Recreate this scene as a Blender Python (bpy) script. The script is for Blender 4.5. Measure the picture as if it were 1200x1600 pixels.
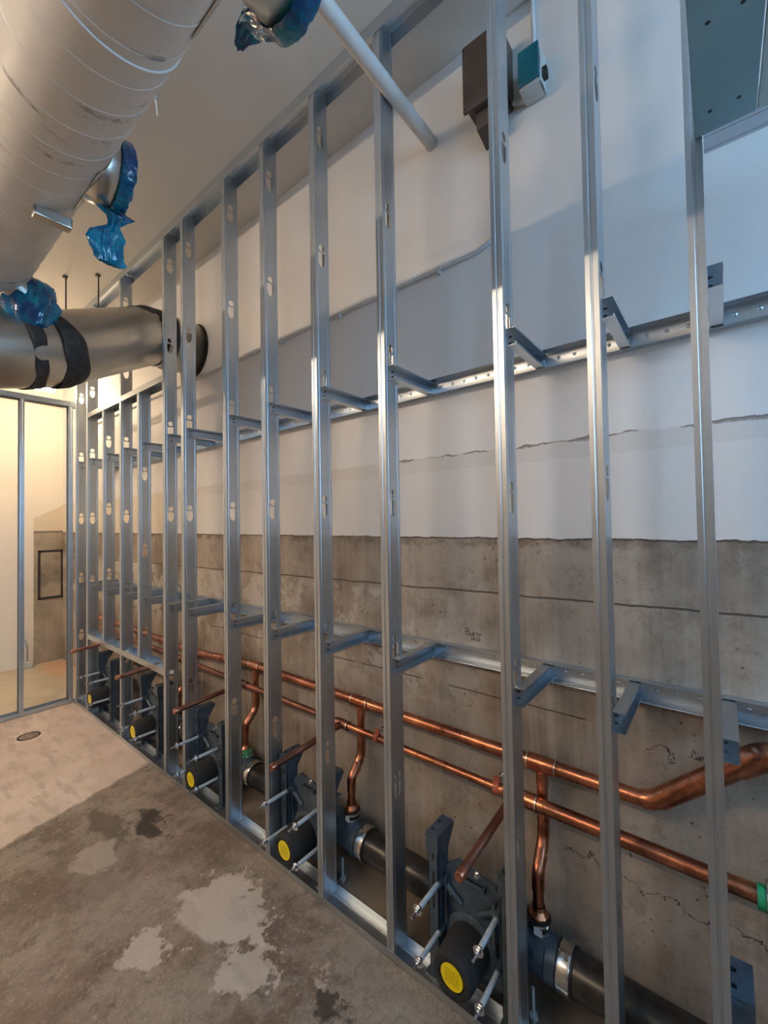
import bpy, bmesh, math, random
from math import sin, cos, pi, radians, atan2, sqrt
from mathutils import Vector, Matrix, noise
from mathutils.geometry import tessellate_polygon

for o in list(bpy.data.objects): bpy.data.objects.remove(o)
SC = bpy.context.scene
COL = SC.collection
random.seed(4)

# ------------------------------------------------------------------ camera
F_PX = 655.57
yaw, pit, rol = radians(51.264), radians(1.267), radians(-0.928)
Fw = Vector((sin(yaw)*cos(pit), cos(yaw)*cos(pit), sin(pit)))
Rt = Vector((cos(yaw), -sin(yaw), 0)); Up = Rt.cross(Fw)
r_ = Rt*cos(rol)+Up*sin(rol); u_ = -Rt*sin(rol)+Up*cos(rol)
cam = bpy.data.cameras.new('camera'); cam_o = bpy.data.objects.new('camera', cam); COL.objects.link(cam_o)
cam.sensor_fit = 'VERTICAL'; cam.sensor_height = 36; cam.sensor_width = 27
cam.lens = F_PX/1600*36; cam.clip_start = 0.02
M = Matrix((r_, u_, -Fw)).transposed().to_4x4(); M.translation = (0, 0, 1.87)
cam_o.matrix_world = M
SC.camera = cam_o

# ------------------------------------------------------------------ world and exposure
SC.view_settings.view_transform = 'Standard'; SC.view_settings.look = 'None'
SC.view_settings.exposure = 0.30; SC.view_settings.gamma = 1.0
SC.view_settings.use_curve_mapping = False
W = bpy.data.worlds.new('world'); SC.world = W; W.use_nodes = True
W.node_tree.nodes['Background'].inputs[0].default_value = (0.75, 0.85, 1, 1)
W.node_tree.nodes['Background'].inputs[1].default_value = 0.15
WARM = (1.0, 0.775, 0.55); DAY = (0.36, 0.66, 1.0)
TUBE_E = 120.0      # emission of the ceiling strip tubes
GLOW_E = 430.0      # emission of the far room lamp
WIN_E = 9.5        # daylight through the high near windows

CEIL = 4.125; XW = 1.80; XS = 1.43; XR = 1.522; YF = 7.32

# ------------------------------------------------------------------ materials
def new_mat(name):
    m = bpy.data.materials.new(name); m.use_nodes = True
    nt = m.node_tree; b = nt.nodes['Principled BSDF']
    return m, nt, b
def N(nt, t, **kw):
    n = nt.nodes.new(t)
    for k, v in kw.items(): setattr(n, k, v)
    return n
def mth(nt, op, a, b=None, c=None, clamp=False):
    n = N(nt, 'ShaderNodeMath', operation=op); n.use_clamp = clamp
    for i, v in enumerate((a, b, c)):
        if v is None: continue
        if isinstance(v, (int, float)): n.inputs[i].default_value = v
        else: nt.links.new(v, n.inputs[i])
    return n.outputs[0]
def step(nt, v, a, b):
    n = N(nt, 'ShaderNodeMapRange'); n.inputs[1].default_value = a; n.inputs[2].default_value = b
    nt.links.new(v, n.inputs[0]); n.interpolation_type = 'SMOOTHSTEP' if a < b else 'LINEAR'
    return n.outputs[0]
def mix(nt, f, a, b):
    n = N(nt, 'ShaderNodeMix', data_type='RGBA')
    if isinstance(f, (int, float)): n.inputs[0].default_value = f
    else: nt.links.new(f, n.inputs[0])
    for s, v in ((6, a), (7, b)):
        if isinstance(v, tuple): n.inputs[s].default_value = (*v[:3], 1)
        else: nt.links.new(v, n.inputs[s])
    return n.outputs[2]
def pos(nt, sx=1, sy=1, sz=1):
    g = N(nt, 'ShaderNodeNewGeometry')
    m = N(nt, 'ShaderNodeVectorMath', operation='MULTIPLY'); nt.links.new(g.outputs['Position'], m.inputs[0])
    m.inputs[1].default_value = (sx, sy, sz)
    return m.outputs[0]
def noi(nt, vec, scale, detail=4, rough=0.55):
    n = N(nt, 'ShaderNodeTexNoise'); n.inputs['Scale'].default_value = scale
    n.inputs['Detail'].default_value = detail; n.inputs['Roughness'].default_value = rough
    if vec is not None: nt.links.new(vec, n.inputs['Vector'])
    return n.outputs[0]
def obco(nt):
    return N(nt, 'ShaderNodeTexCoord').outputs['Object']
def bump(nt, b, h, s=0.3, d=0.01):
    n = N(nt, 'ShaderNodeBump'); n.inputs['Strength'].default_value = s; n.inputs['Distance'].default_value = d
    nt.links.new(h, n.inputs['Height']); nt.links.new(n.outputs[0], b.inputs['Normal'])
def simple(name, col, rough=0.5, metal=0.0, var=0.12, scale=14, bmp=0.0, **kw):
    m, nt, b = new_mat(name)
    n = noi(nt, obco(nt), scale, 4)
    d = tuple(c*(1-var) for c in col); l = tuple(min(1, c*(1+var)) for c in col)
    nt.links.new(mix(nt, step(nt, n, 0.3, 0.7), d, l), b.inputs['Base Color'])
    b.inputs['Roughness'].default_value = rough; b.inputs['Metallic'].default_value = metal
    if bmp: bump(nt, b, n, bmp, 0.004)
    for k, v in kw.items(): b.inputs[k.replace('_', ' ')].default_value = v
    return m
def emis(name, col, e):
    m, nt, b = new_mat(name); b.inputs['Base Color'].default_value = (*col, 1)
    b.inputs['Emission Color'].default_value = (*col, 1); b.inputs['Emission Strength'].default_value = e
    return m

def galv(name, base=(0.56, 0.61, 0.655), rough=0.36):
    m, nt, b = new_mat(name)
    co = obco(nt)
    v = N(nt, 'ShaderNodeTexVoronoi'); v.inputs['Scale'].default_value = 70; nt.links.new(co, v.inputs['Vector'])
    n = noi(nt, co, 5, 3)
    c1 = mix(nt, mth(nt, 'MULTIPLY', v.outputs['Distance'], 1.4, clamp=True), tuple(c*0.95 for c in base), base)
    c2 = mix(nt, step(nt, n, 0.35, 0.7), c1, tuple(c*1.06 for c in base))
    nt.links.new(c2, b.inputs['Base Color']); b.inputs['Metallic'].default_value = 1.0
    r = mth(nt, 'MULTIPLY_ADD', noi(nt, co, 12, 2), 0.08, rough-0.04)
    nt.links.new(r, b.inputs['Roughness'])
    return m
M_GALV = galv('galvanized_steel')
M_DUCTG = galv('galvanized_duct_sheet', (0.56, 0.54, 0.50), 0.30)
M_ZINC = simple('zinc_plated', (0.52, 0.57, 0.62), 0.36, 0.25, 0.1, 60)
M_ZINCN = simple('bright_zinc', (0.70, 0.75, 0.82), 0.2, 1.0, 0.1, 60)
M_STEEL = simple('stainless_band', (0.72, 0.70, 0.66), 0.2, 1.0, 0.1, 40)
M_SCREW = simple('black_screw', (0.015, 0.015, 0.017), 0.4, 0.3)
M_SOLDER = simple('solder_ring', (0.75, 0.66, 0.6), 0.25, 1.0)
def copper(name, base, dark, rough=0.26):
    m, nt, b = new_mat(name); co = obco(nt)
    n = noi(nt, co, 7, 5, 0.65); n2 = noi(nt, co, 34, 3)
    c = mix(nt, step(nt, n, 0.38, 0.68), dark, base)
    c = mix(nt, mth(nt, 'MULTIPLY', step(nt, n2, 0.6, 0.8), 0.5), c, tuple(min(1, x*1.25) for x in base))
    nt.links.new(c, b.inputs['Base Color']); b.inputs['Metallic'].default_value = 1
    nt.links.new(mth(nt, 'MULTIPLY_ADD', n2, 0.3, rough-0.1), b.inputs['Roughness'])
    return m
M_COPPER = copper('copper', (0.70, 0.30, 0.165), (0.34, 0.13, 0.075))
M_COPPERD = copper('oxidized_copper', (0.42, 0.19, 0.13), (0.22, 0.10, 0.075), 0.38)
M_IRON = simple('blue_grey_coated_iron', (0.060, 0.083, 0.108), 0.42, 0.2, 0.25, 18, 0.1)
M_BLACKPIPE = simple('black_cast_iron', (0.022, 0.020, 0.018), 0.32, 0.1, 0.4, 25, 0.15)
M_FOAM = simple('black_foam', (0.016, 0.016, 0.017), 0.85, 0, 0.25, 60, 0.2)
M_RUBBER = simple('black_rubber_face', (0.008, 0.008, 0.009), 0.55)
M_RED = simple('red_clamp', (0.42, 0.10, 0.05), 0.45)
M_GREEN = simple('green_label', (0.02, 0.38, 0.14), 0.45)
M_WHITE = simple('white_sticker', (0.8, 0.8, 0.78), 0.5)
M_MASTIC = simple('dark_mastic', (0.035, 0.028, 0.025), 0.7, 0, 0.4, 22, 0.5)
M_BROWNBOX = simple('brown_painted_box', (0.085, 0.062, 0.052), 0.45, 0.1, 0.1)
M_TEAL = simple('teal_plastic_cover', (0.008, 0.15, 0.21), 0.3)
M_GREYP = simple('grey_plastic_box', (0.50, 0.52, 0.50), 0.45)
M_PIPEW = simple('white_painted_pipe', (0.62, 0.58, 0.54), 0.42, 0, 0.05)
M_CONDW = simple('painted_conduit', (0.62, 0.62, 0.62), 0.4, 0, 0.05)
M_INK = simple('black_marker_ink', (0.012, 0.011, 0.012), 0.6)
M_TUBE = emis('lit_tube', WARM, TUBE_E)
M_GLOW = emis('lit_far_tube', (1.0, 0.76, 0.47), GLOW_E)
M_DAY = emis('daylit_pane', DAY, WIN_E)
M_HOUS = simple('white_enamel', (0.7, 0.69, 0.66), 0.35, 0, 0.03)
M_FRAME = simple('dark_window_frame', (0.05, 0.05, 0.055), 0.4, 0.3)
M_BOARDG = simple('green_gypsum_board', (0.20, 0.335, 0.375), 0.75, 0, 0.05, 6)
M_BOARDE = simple('gypsum_board_edge', (0.34, 0.29, 0.22), 0.8, 0, 0.1)

# yellow sticker with rows of small print
def sticker_mat():
    m, nt, b = new_mat('yellow_sticker'); co = obco(nt)
    s = N(nt, 'ShaderNodeSeparateXYZ'); nt.links.new(co, s.inputs[0])
    row = mth(nt, 'GREATER_THAN', mth(nt, 'SINE', mth(nt, 'MULTIPLY', s.outputs[2], 1250)), 0.1)
    mp = N(nt, 'ShaderNodeVectorMath', operation='MULTIPLY'); nt.links.new(co, mp.inputs[0]); mp.inputs[1].default_value = (1, 420, 199)
    w = mth(nt, 'GREATER_THAN', noi(nt, mp.outputs[0], 1.0, 1), 0.46)
    lim = mth(nt, 'LESS_THAN', mth(nt, 'ABSOLUTE', s.outputs[2]), 0.026)
    lim2 = mth(nt, 'LESS_THAN', mth(nt, 'ABSOLUTE', s.outputs[1]), 0.030)
    f = mth(nt, 'MULTIPLY', mth(nt, 'MULTIPLY', row, w), mth(nt, 'MULTIPLY', lim, lim2))
    nt.links.new(mix(nt, mth(nt, 'MULTIPLY', f, 0.75), (0.86, 0.66, 0.0), (0.12, 0.09, 0.0)), b.inputs['Base Color'])
    b.inputs['Roughness'].default_value = 0.4
    return m
M_YELLOW = sticker_mat()

def bluefilm():
    m, nt, b = new_mat('blue_plastic_film'); co = obco(nt)
    n = noi(nt, co, 9, 4, 0.6)
    nt.links.new(mix(nt, step(nt, n, 0.35, 0.65), (0.0, 0.07, 0.24), (0.0, 0.30, 0.46)), b.inputs['Base Color'])
    b.inputs['Roughness'].default_value = 0.13; b.inputs['Transmission Weight'].default_value = 0.35
    b.inputs['Specular IOR Level'].default_value = 0.9; b.inputs['IOR'].default_value = 1.2
    bump(nt, b, noi(nt, co, 26, 3, 0.6), 0.6, 0.02)
    b.inputs['Coat Weight'].default_value = 1.0; b.inputs['Coat Roughness'].default_value = 0.06
    return m
M_FILM = bluefilm()

# painted spiral duct with scuffs
def ductwhite():
    m, nt, b = new_mat('white_painted_duct'); co = obco(nt)
    n = noi(nt, co, 4.5, 6, 0.7)
    mp = N(nt, 'ShaderNodeVectorMath', operation='MULTIPLY'); nt.links.new(co, mp.inputs[0]); mp.inputs[1].default_value = (2, 16, 2)
    s = noi(nt, mp.outputs[0], 1.6, 6, 0.7)
    sc = mth(nt, 'MULTIPLY', mth(nt, 'MULTIPLY', step(nt, s, 0.57, 0.64), step(nt, n, 0.50, 0.58)), 0.8)
    c = mix(nt, step(nt, n, 0.3, 0.7), (0.66, 0.64, 0.61), (0.72, 0.70, 0.67))
    c = mix(nt, sc, c, (0.16, 0.14, 0.12))
    nt.links.new(c, b.inputs['Base Color']); b.inputs['Roughness'].default_value = 0.4
    return m
M_DUCTW = ductwhite()

def paint(name, col, col2):
    m, nt, b = new_mat(name); p = pos(nt)
    n = noi(nt, p, 1.1, 4); n2 = noi(nt, p, 55, 3)
    nt.links.new(mix(nt, step(nt, n, 0.35, 0.65), col, col2), b.inputs['Base Color'])
    b.inputs['Roughness'].default_value = 0.7; bump(nt, b, n2, 0.12, 0.003)
    return m
M_CEIL = paint('ceiling_paint', (0.60, 0.565, 0.51), (0.64, 0.60, 0.55))
M_WALLD = paint('taupe_side_wall_paint', (0.25, 0.225, 0.195), (0.28, 0.25, 0.215))
M_WALLP = paint('white_wall_paint', (0.80, 0.77, 0.73), (0.84, 0.81, 0.78))

def concrete_cols(nt, p, u, z, s):
    """board-marked grey brown concrete; u = run along wall"""
    cs = N(nt, 'ShaderNodeCombineXYZ'); nt.links.new(mth(nt, 'MULTIPLY', u, 22), cs.inputs[0]); nt.links.new(mth(nt, 'MULTIPLY', z, 1.3), cs.inputs[1])
    streak = noi(nt, cs.outputs[0], 1.0, 5, 0.65)
    big = noi(nt, p, 1.9, 5, 0.6); fine = noi(nt, p, 38, 4, 0.7)
    c = mix(nt, step(nt, big, 0.32, 0.68), (0.175, 0.139, 0.108), (0.41, 0.345, 0.285))
    c = mix(nt, mth(nt, 'MULTIPLY', step(nt, noi(nt, p, 8, 6, 0.75), 0.50, 0.64), 0.35), c, (0.13, 0.10, 0.075))
    c = mix(nt, mth(nt, 'MULTIPLY', step(nt, streak, 0.44, 0.70), 0.42), c, (0.47, 0.415, 0.35))
    c = mix(nt, mth(nt, 'MULTIPLY', step(nt, fine, 0.58, 0.75), 0.5), c, (0.17, 0.14, 0.115))
    return c, fine, big
def back_wall_mat():
    m, nt, b = new_mat('back_wall_paint_over_concrete'); p = pos(nt)
    g = N(nt, 'ShaderNodeSeparateXYZ'); nt.links.new(p, g.inputs[0]); y = g.outputs[1]; z = g.outputs[2]
    conc, fine, big = concrete_cols(nt, p, y, z, 1)
    # chalky pale coat between the board joint and the rail
    pale = mth(nt, 'MULTIPLY', step(nt, noi(nt, p, 3.1, 6, 0.72), 0.47, 0.55), mth(nt, 'MULTIPLY', step(nt, y, 0.95, 1.1), mth(nt, 'SUBTRACT', 1.0, step(nt, z, 1.47, 1.52))))
    pale = mth(nt, 'MULTIPLY', pale, step(nt, z, 0.85, 1.1))
    conc = mix(nt, mth(nt, 'MULTIPLY', pale, 0.7), conc, (0.56, 0.52, 0.46))
    low = step(nt, z, 0.15, 1.0)
    # board joints
    wob = mth(nt, 'MULTIPLY', mth(nt, 'SUBTRACT', noi(nt, p, 6, 3), 0.5), 0.02)
    zz = mth(nt, 'ADD', z, wob)
    def line(zc, w, src=zz): return mth(nt, 'LESS_THAN', mth(nt, 'ABSOLUTE', mth(nt, 'SUBTRACT', src, zc)), w)
    tilt = mth(nt, 'ADD', zz, mth(nt, 'MULTIPLY', y, 0.012))
    joints = mth(nt, 'MAXIMUM', line(1.545, 0.004, tilt), mth(nt, 'MULTIPLY', line(1.08, 0.003, tilt), step(nt, noi(nt, p, 3, 2), 0.45, 0.5)))
    crk = mth(nt, 'ADD', z, mth(nt, 'MULTIPLY', mth(nt, 'SUBTRACT', noi(nt, p, 4.2, 5, 0.7), 0.5), 0.30))
    crk = mth(nt, 'ADD', crk, mth(nt, 'MULTIPLY', y, -0.05))
    joints = mth(nt, 'MAXIMUM', joints, mth(nt, 'MULTIPLY', line(0.50, 0.0035, crk), mth(nt, 'SUBTRACT', 1.0, step(nt, y, 0.5, 0.55))))
    joints = mth(nt, 'MAXIMUM', joints, mth(nt, 'MULTIPLY', line(1.02, 0.003, crk), step(nt, noi(nt, p, 2.6, 2), 0.60, 0.62)))
    conc = mix(nt, mth(nt, 'MULTIPLY', joints, 0.85), conc, (0.055, 0.042, 0.035))
    pv = N(nt, 'ShaderNodeTexVoronoi'); pv.inputs['Scale'].default_value = 26; nt.links.new(p, pv.inputs['Vector'])
    pits = mth(nt, 'MULTIPLY', mth(nt, 'LESS_THAN', pv.outputs['Distance'], 0.13), step(nt, noi(nt, p, 2.7, 3), 0.52, 0.6))
    conc = mix(nt, mth(nt, 'MULTIPLY', pits, 0.8), conc, (0.06, 0.045, 0.035))
    # stained top edge of the concrete
    te = mth(nt, 'MULTIPLY', step(nt, mth(nt, 'ADD', z, mth(nt, 'MULTIPLY', mth(nt, 'SUBTRACT', fine, 0.5), 0.09)), 1.735, 1.765), step(nt, noi(nt, p, 9, 4), 0.4, 0.6))
    conc = mix(nt, mth(nt, 'MULTIPLY', te, 0.7), conc, (0.15, 0.11, 0.08))
    # painted part
    pn = noi(nt, p, 1.2, 4)
    pt = mix(nt, step(nt, pn, 0.35, 0.65), (0.77, 0.75, 0.735), (0.82, 0.80, 0.785))
    cw = mth(nt, 'ADD', z, mth(nt, 'MULTIPLY', mth(nt, 'SUBTRACT', noi(nt, p, 5.5, 6, 0.75), 0.5), 0.055))
    below = mth(nt, 'LESS_THAN', cw, 2.19)
    pt = mix(nt, mth(nt, 'MULTIPLY', below, 0.6), pt, (0.73, 0.70, 0.67))
    cband = mth(nt, 'LESS_THAN', mth(nt, 'ABSOLUTE', mth(nt, 'SUBTRACT', cw, 2.186)), mth(nt, 'MULTIPLY', step(nt, noi(nt, p, 4, 2), 0.36, 0.6), 0.0085))
    near = mth(nt, 'SUBTRACT', 1.0, step(nt, y, 1.35, 1.5))
    pt = mix(nt, mth(nt, 'MULTIPLY', mth(nt, 'MULTIPLY', cband, near), 0.85), pt, (0.16, 0.13, 0.11))
    patch = mth(nt, 'MULTIPLY', mth(nt, 'LESS_THAN', mth(nt, 'ABSOLUTE', mth(nt, 'SUBTRACT', cw, 2.15)), 0.035), 0.35)
    pt = mix(nt, patch, pt, (0.62, 0.58, 0.54))
    sp = N(nt, 'ShaderNodeTexVoronoi'); sp.inputs['Scale'].default_value = 7; nt.links.new(p, sp.inputs['Vector'])
    dots = mth(nt, 'LESS_THAN', sp.outputs['Distance'], 0.022)
    pt = mix(nt, mth(nt, 'MULTIPLY', dots, 0.8), pt, (0.12, 0.09, 0.08))
    # bare yellowish patch at far end
    ye = mth(nt, 'MULTIPLY', mth(nt, 'MULTIPLY', step(nt, y, 3.9, 3.95), mth(nt, 'SUBTRACT', 1.0, step(nt, z, 2.16, 2.18))), 0.5)
    pt = mix(nt, ye, pt, (0.70, 0.58, 0.38))
    edge = mth(nt, 'ADD', z, mth(nt, 'MULTIPLY', mth(nt, 'SUBTRACT', noi(nt, p, 16, 5, 0.7), 0.5), 0.022))
    isp = step(nt, edge, 1.786, 1.789)
    lip = mth(nt, 'LESS_THAN', mth(nt, 'ABSOLUTE', mth(nt, 'SUBTRACT', edge, 1.783)), 0.0035)  # dark line paints the small shadow under the plaster ledge into the colour
    c = mix(nt, isp, conc, pt); c = mix(nt, mth(nt, 'MULTIPLY', lip, mth(nt, 'MULTIPLY', step(nt, big, 0.4, 0.5), 0.8)), c, (0.09, 0.065, 0.05))
    nt.links.new(c, b.inputs['Base Color'])
    nt.links.new(mth(nt, 'SUBTRACT', 0.85, mth(nt, 'MULTIPLY', isp, 0.25)), b.inputs['Roughness'])
    h = mth(nt, 'ADD', mth(nt, 'MULTIPLY', isp, 1.0), mth(nt, 'MULTIPLY', fine, mth(nt, 'SUBTRACT', 0.5, mth(nt, 'MULTIPLY', isp, 0.45))))
    h = mth(nt, 'SUBTRACT', h, mth(nt, 'MULTIPLY', joints, 0.8))
    h = mth(nt, 'SUBTRACT', h, mth(nt, 'MULTIPLY', mth(nt, 'MULTIPLY', cband, near), 0.8))
    bump(nt, b, h, 0.7, 0.006)
    return m
M_BACK = back_wall_mat()

def far_wall_mat():
    m, nt, b = new_mat('far_wall_paint_and_concrete'); p = pos(nt)
    g = N(nt, 'ShaderNodeSeparateXYZ'); nt.links.new(p, g.inputs[0]); x = g.outputs[0]; z = g.outputs[2]
    conc, fine, big = concrete_cols(nt, p, x, z, 1)
    conc = mix(nt, 0.35, conc, (0.42, 0.36, 0.27))
    xe = mth(nt, 'ADD', x, mth(nt, 'MULTIPLY', mth(nt, 'SUBTRACT', fine, 0.5), 0.02))
    right = mth(nt, 'GREATER_THAN', xe, 1.475)
    lowc = mth(nt, 'LESS_THAN', z, 1.80)
    isc = mth(nt, 'MULTIPLY', right, lowc)
    diag = mth(nt, 'MULTIPLY', right, mth(nt, 'LESS_THAN', mth(nt, 'SUBTRACT', z, mth(nt, 'MULTIPLY', mth(nt, 'SUBTRACT', x, 1.475), 0.55)), 1.99))
    pt = mix(nt, diag, (0.80, 0.75, 0.68), (0.68, 0.60, 0.48))
    lip = mth(nt, 'MULTIPLY', right, mth(nt, 'LESS_THAN', mth(nt, 'ABSOLUTE', mth(nt, 'SUBTRACT', z, 1.80)), 0.012))
    c = mix(nt, isc, pt, conc); c = mix(nt, mth(nt, 'MULTIPLY', lip, 0.8), c, (0.12, 0.09, 0.07))
    nt.links.new(c, b.inputs['Base Color']); b.inputs['Roughness'].default_value = 0.8
    bump(nt, b, fine, 0.3, 0.004)
    return m
M_FARW = far_wall_mat()

def floor_mat():
    m, nt, b = new_mat('worn_concrete_floor'); p = pos(nt)
    g = N(nt, 'ShaderNodeSeparateXYZ'); nt.links.new(p, g.inputs[0]); x = g.outputs[0]; y = g.outputs[1]
    big = noi(nt, p, 2.3, 6, 0.65); med = noi(nt, p, 9, 6, 0.7); fine = noi(nt, p, 48, 5, 0.8)
    rough = mix(nt, step(nt, big, 0.36, 0.62), (0.12, 0.088, 0.066), (0.245, 0.195, 0.155))
    rough = mix(nt, mth(nt, 'MULTIPLY', step(nt, med, 0.54, 0.60), 0.65), rough, (0.12, 0.088, 0.068))
    rough = mix(nt, mth(nt, 'MULTIPLY', step(nt, fine, 0.54, 0.66), 0.6), rough, (0.42, 0.36, 0.30))
    grey = mth(nt, 'MULTIPLY', step(nt, noi(nt, pos(nt, 1, .8, 1), 1.7, 6, 0.7), 0.50, 0.56), 0.55)
    rough = mix(nt, grey, rough, (0.27, 0.235, 0.195))
    cm = noi(nt, p, 3.6, 8, 0.78)
    rough = mix(nt, mth(nt, 'MULTIPLY', mth(nt, 'LESS_THAN', mth(nt, 'ABSOLUTE', mth(nt, 'SUBTRACT', cm, 0.5)), 0.006), 0.7), rough, (0.07, 0.052, 0.042))
    rough = mix(nt, mth(nt, 'MULTIPLY', step(nt, cm, 0.62, 0.66), 0.6), rough, (0.44, 0.38, 0.32))
    sk = N(nt, 'ShaderNodeVectorMath', operation='MULTIPLY'); nt.links.new(p, sk.inputs[0]); sk.inputs[1].default_value = (9, 2.4, 1)
    tw = noi(nt, sk.outputs[0], 1.3, 6, 0.7)
    pale = mix(nt, step(nt, big, 0.35, 0.65), (0.48, 0.40, 0.34), (0.60, 0.51, 0.445))
    pale = mix(nt, mth(nt, 'MULTIPLY', step(nt, tw, 0.51, 0.58), 0.6), pale, (0.36, 0.30, 0.245))
    pale = mix(nt, mth(nt, 'MULTIPLY', step(nt, x, 0.9, 1.35), 0.3), pale, (0.62, 0.46, 0.42))
    w = mth(nt, 'MULTIPLY', mth(nt, 'SUBTRACT', med, 0.5), 0.12)
    bd = mth(nt, 'SUBTRACT', mth(nt, 'ADD', y, w), mth(nt, 'MULTIPLY', x, 0.27))
    isp = mth(nt, 'MULTIPLY', step(nt, bd, 3.16, 3.20), mth(nt, 'LESS_THAN', x, 1.45))
    c = mix(nt, isp, rough, pale)
    # older brown concrete in the chase behind the frame
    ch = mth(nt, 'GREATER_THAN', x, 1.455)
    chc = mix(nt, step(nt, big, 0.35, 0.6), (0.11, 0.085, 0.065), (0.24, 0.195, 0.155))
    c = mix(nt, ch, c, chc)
    # far room patch
    fr = step(nt, y, 5.52, 5.54)
    c = mix(nt, fr, c, mix(nt, step(nt, big, 0.4, 0.6), (0.48, 0.42, 0.32), (0.56, 0.49, 0.38)))
    wx = mth(nt, 'ADD', x, mth(nt, 'MULTIPLY', mth(nt, 'SUBTRACT', noi(nt, p, 4.5, 6, 0.72), 0.5), 0.42))
    wy = mth(nt, 'ADD', y, mth(nt, 'MULTIPLY', mth(nt, 'SUBTRACT', noi(nt, pos(nt, 1, 1, 1), 5.7, 6, 0.72), 0.5), 0.42))
    def blob(cx, cy, rx, ry, wob, a, col, c, sharp=0.08):
        dx = mth(nt, 'DIVIDE', mth(nt, 'SUBTRACT', wx, cx), rx); dy = mth(nt, 'DIVIDE', mth(nt, 'SUBTRACT', wy, cy), ry)
        d = mth(nt, 'SQRT', mth(nt, 'ADD', mth(nt, 'MULTIPLY', dx, dx), mth(nt, 'MULTIPLY', dy, dy)))
        d = mth(nt, 'ADD', d, mth(nt, 'MULTIPLY', mth(nt, 'SUBTRACT', med, 0.5), wob))
        f = mth(nt, 'MULTIPLY', mth(nt, 'SUBTRACT', 1.0, step(nt, d, 1.0-sharp, 1.0+sharp)), a)
        return mix(nt, f, c, col)
    tone = mix(nt, step(nt, tw, 0.5, 0.58), (0.45, 0.40, 0.35), (0.40, 0.355, 0.31))
    c = blob(1.12, 1.95, 0.17, 0.25, 1.6, 0.9, tone, c)
    c = blob(1.02, 1.60, 0.10, 0.12, 1.6, 0.8, tone, c)
    c = blob(0.85, 2.79, 0.10, 0.13, 1.2, 0.75, tone, c)
    c = blob(0.80, 2.01, 0.085, 0.10, 1.2, 0.85, tone, c)
    c = blob(0.75, 1.42, 0.10, 0.09, 1.3, 0.7, tone, c)
    c = blob(0.80, 2.75, 0.22, 0.28, 1.6, 0.35, (0.10, 0.075, 0.06), c, 0.3)
    c = blob(0.98, 3.05, 0.07, 0.26, 2.2, 0.75, (0.07, 0.055, 0.045), c, 0.2)
    c = blob(1.15, 2.82, 0.07, 0.16, 1.5, 0.95, (0.025, 0.019, 0.018), c, 0.2)
    c = blob(1.17, 1.22, 0.055, 0.075, 1.0, 0.9, (0.03, 0.022, 0.018), c, 0.3)
    c = blob(1.20, 1.33, 0.035, 0.05, 1.0, 0.7, (0.42, 0.36, 0.30), c, 0.3)
    c = blob(1.66, 6.85, 0.17, 0.45, 1.0, 0.45, (0.62, 0.25, 0.12), c, 0.4)
    nt.links.new(c, b.inputs['Base Color'])
    nt.links.new(mth(nt, 'MULTIPLY_ADD', med, 0.35, 0.42), b.inputs['Roughness'])
    h = mth(nt, 'ADD', mth(nt, 'MULTIPLY', fine, 0.4), mth(nt, 'ADD', mth(nt, 'MULTIPLY', med, 0.8), mth(nt, 'MULTIPLY', isp, 0.5)))
    bump(nt, b, h, 0.6, 0.008)
    return m
M_FLOOR = floor_mat()

# ------------------------------------------------------------------ mesh helpers
def obj(name, bm, mat, parent=None, smooth=False, loc=None, solid=0):
    if loc is not None:
        bmesh.ops.translate(bm, verts=bm.verts, vec=-Vector(loc))
    bmesh.ops.recalc_face_normals(bm, faces=bm.faces)
    me = bpy.data.meshes.new(name); bm.to_mesh(me); bm.free()
    for mm in (mat if isinstance(mat, (list, tuple)) else [mat]): me.materials.append(mm)
    if smooth:
        for p in me.polygons: p.use_smooth = True
        try: me.set_sharp_from_angle(angle=radians(38))
        except Exception: pass
    o = bpy.data.objects.new(name, me); COL.objects.link(o)
    if loc is not None: o.location = loc
    if parent is not None:
        o.parent = parent
        q = parent; wp = Vector()
        while q is not None: wp += q.location; q = q.parent
        o.location = (Vector(loc) if loc is not None else Vector())-wp
    if solid:
        s = o.modifiers.new('Solidify', 'SOLIDIFY'); s.thickness = solid; s.offset = 0
    return o
def thing(name, label, cat, loc=(0, 0, 0), group=None):
    o = bpy.data.objects.new(name, None); COL.objects.link(o); o.location = loc; o.empty_display_size = 0.05
    o['label'] = label; o['category'] = cat
    if group: o['group'] = group
    return o
def tag(o, label, cat, group=None):
    o['label'] = label; o['category'] = cat
    if group: o['group'] = group
    return o
def struct(name, bm, mat, **k):
    o = obj(name, bm, mat, **k); o['kind'] = 'structure'; return o
def box(bm, a, b):
    a = Vector(a); b = Vector(b)
    v = [bm.verts.new((x, y, z)) for z in (a.z, b.z) for y in (a.y, b.y) for x in (a.x, b.x)]
    for f in ((0, 1, 3, 2), (4, 5, 7, 6), (0, 1, 5, 4), (2, 3, 7, 6), (0, 2, 6, 4), (1, 3, 7, 5)): bm.faces.new([v[i] for i in f])
    return bm
def rbox(bm, a, b, r=0.004, seg=2):
    t = bmesh.new(); box(t, a, b)
    bmesh.ops.bevel(t, geom=t.edges[:], offset=r, segments=seg, affect='EDGES', profile=0.5)
    me = bpy.data.meshes.new('t'); t.to_mesh(me); t.free(); bm.from_mesh(me); bpy.data.meshes.remove(me); return bm
def frame(d):
    d = d.normalized(); a = Vector((0, 0, 1)) if abs(d.z) < 0.9 else Vector((1, 0, 0))
    s = d.cross(a).normalized(); return s, d.cross(s).normalized()
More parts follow.
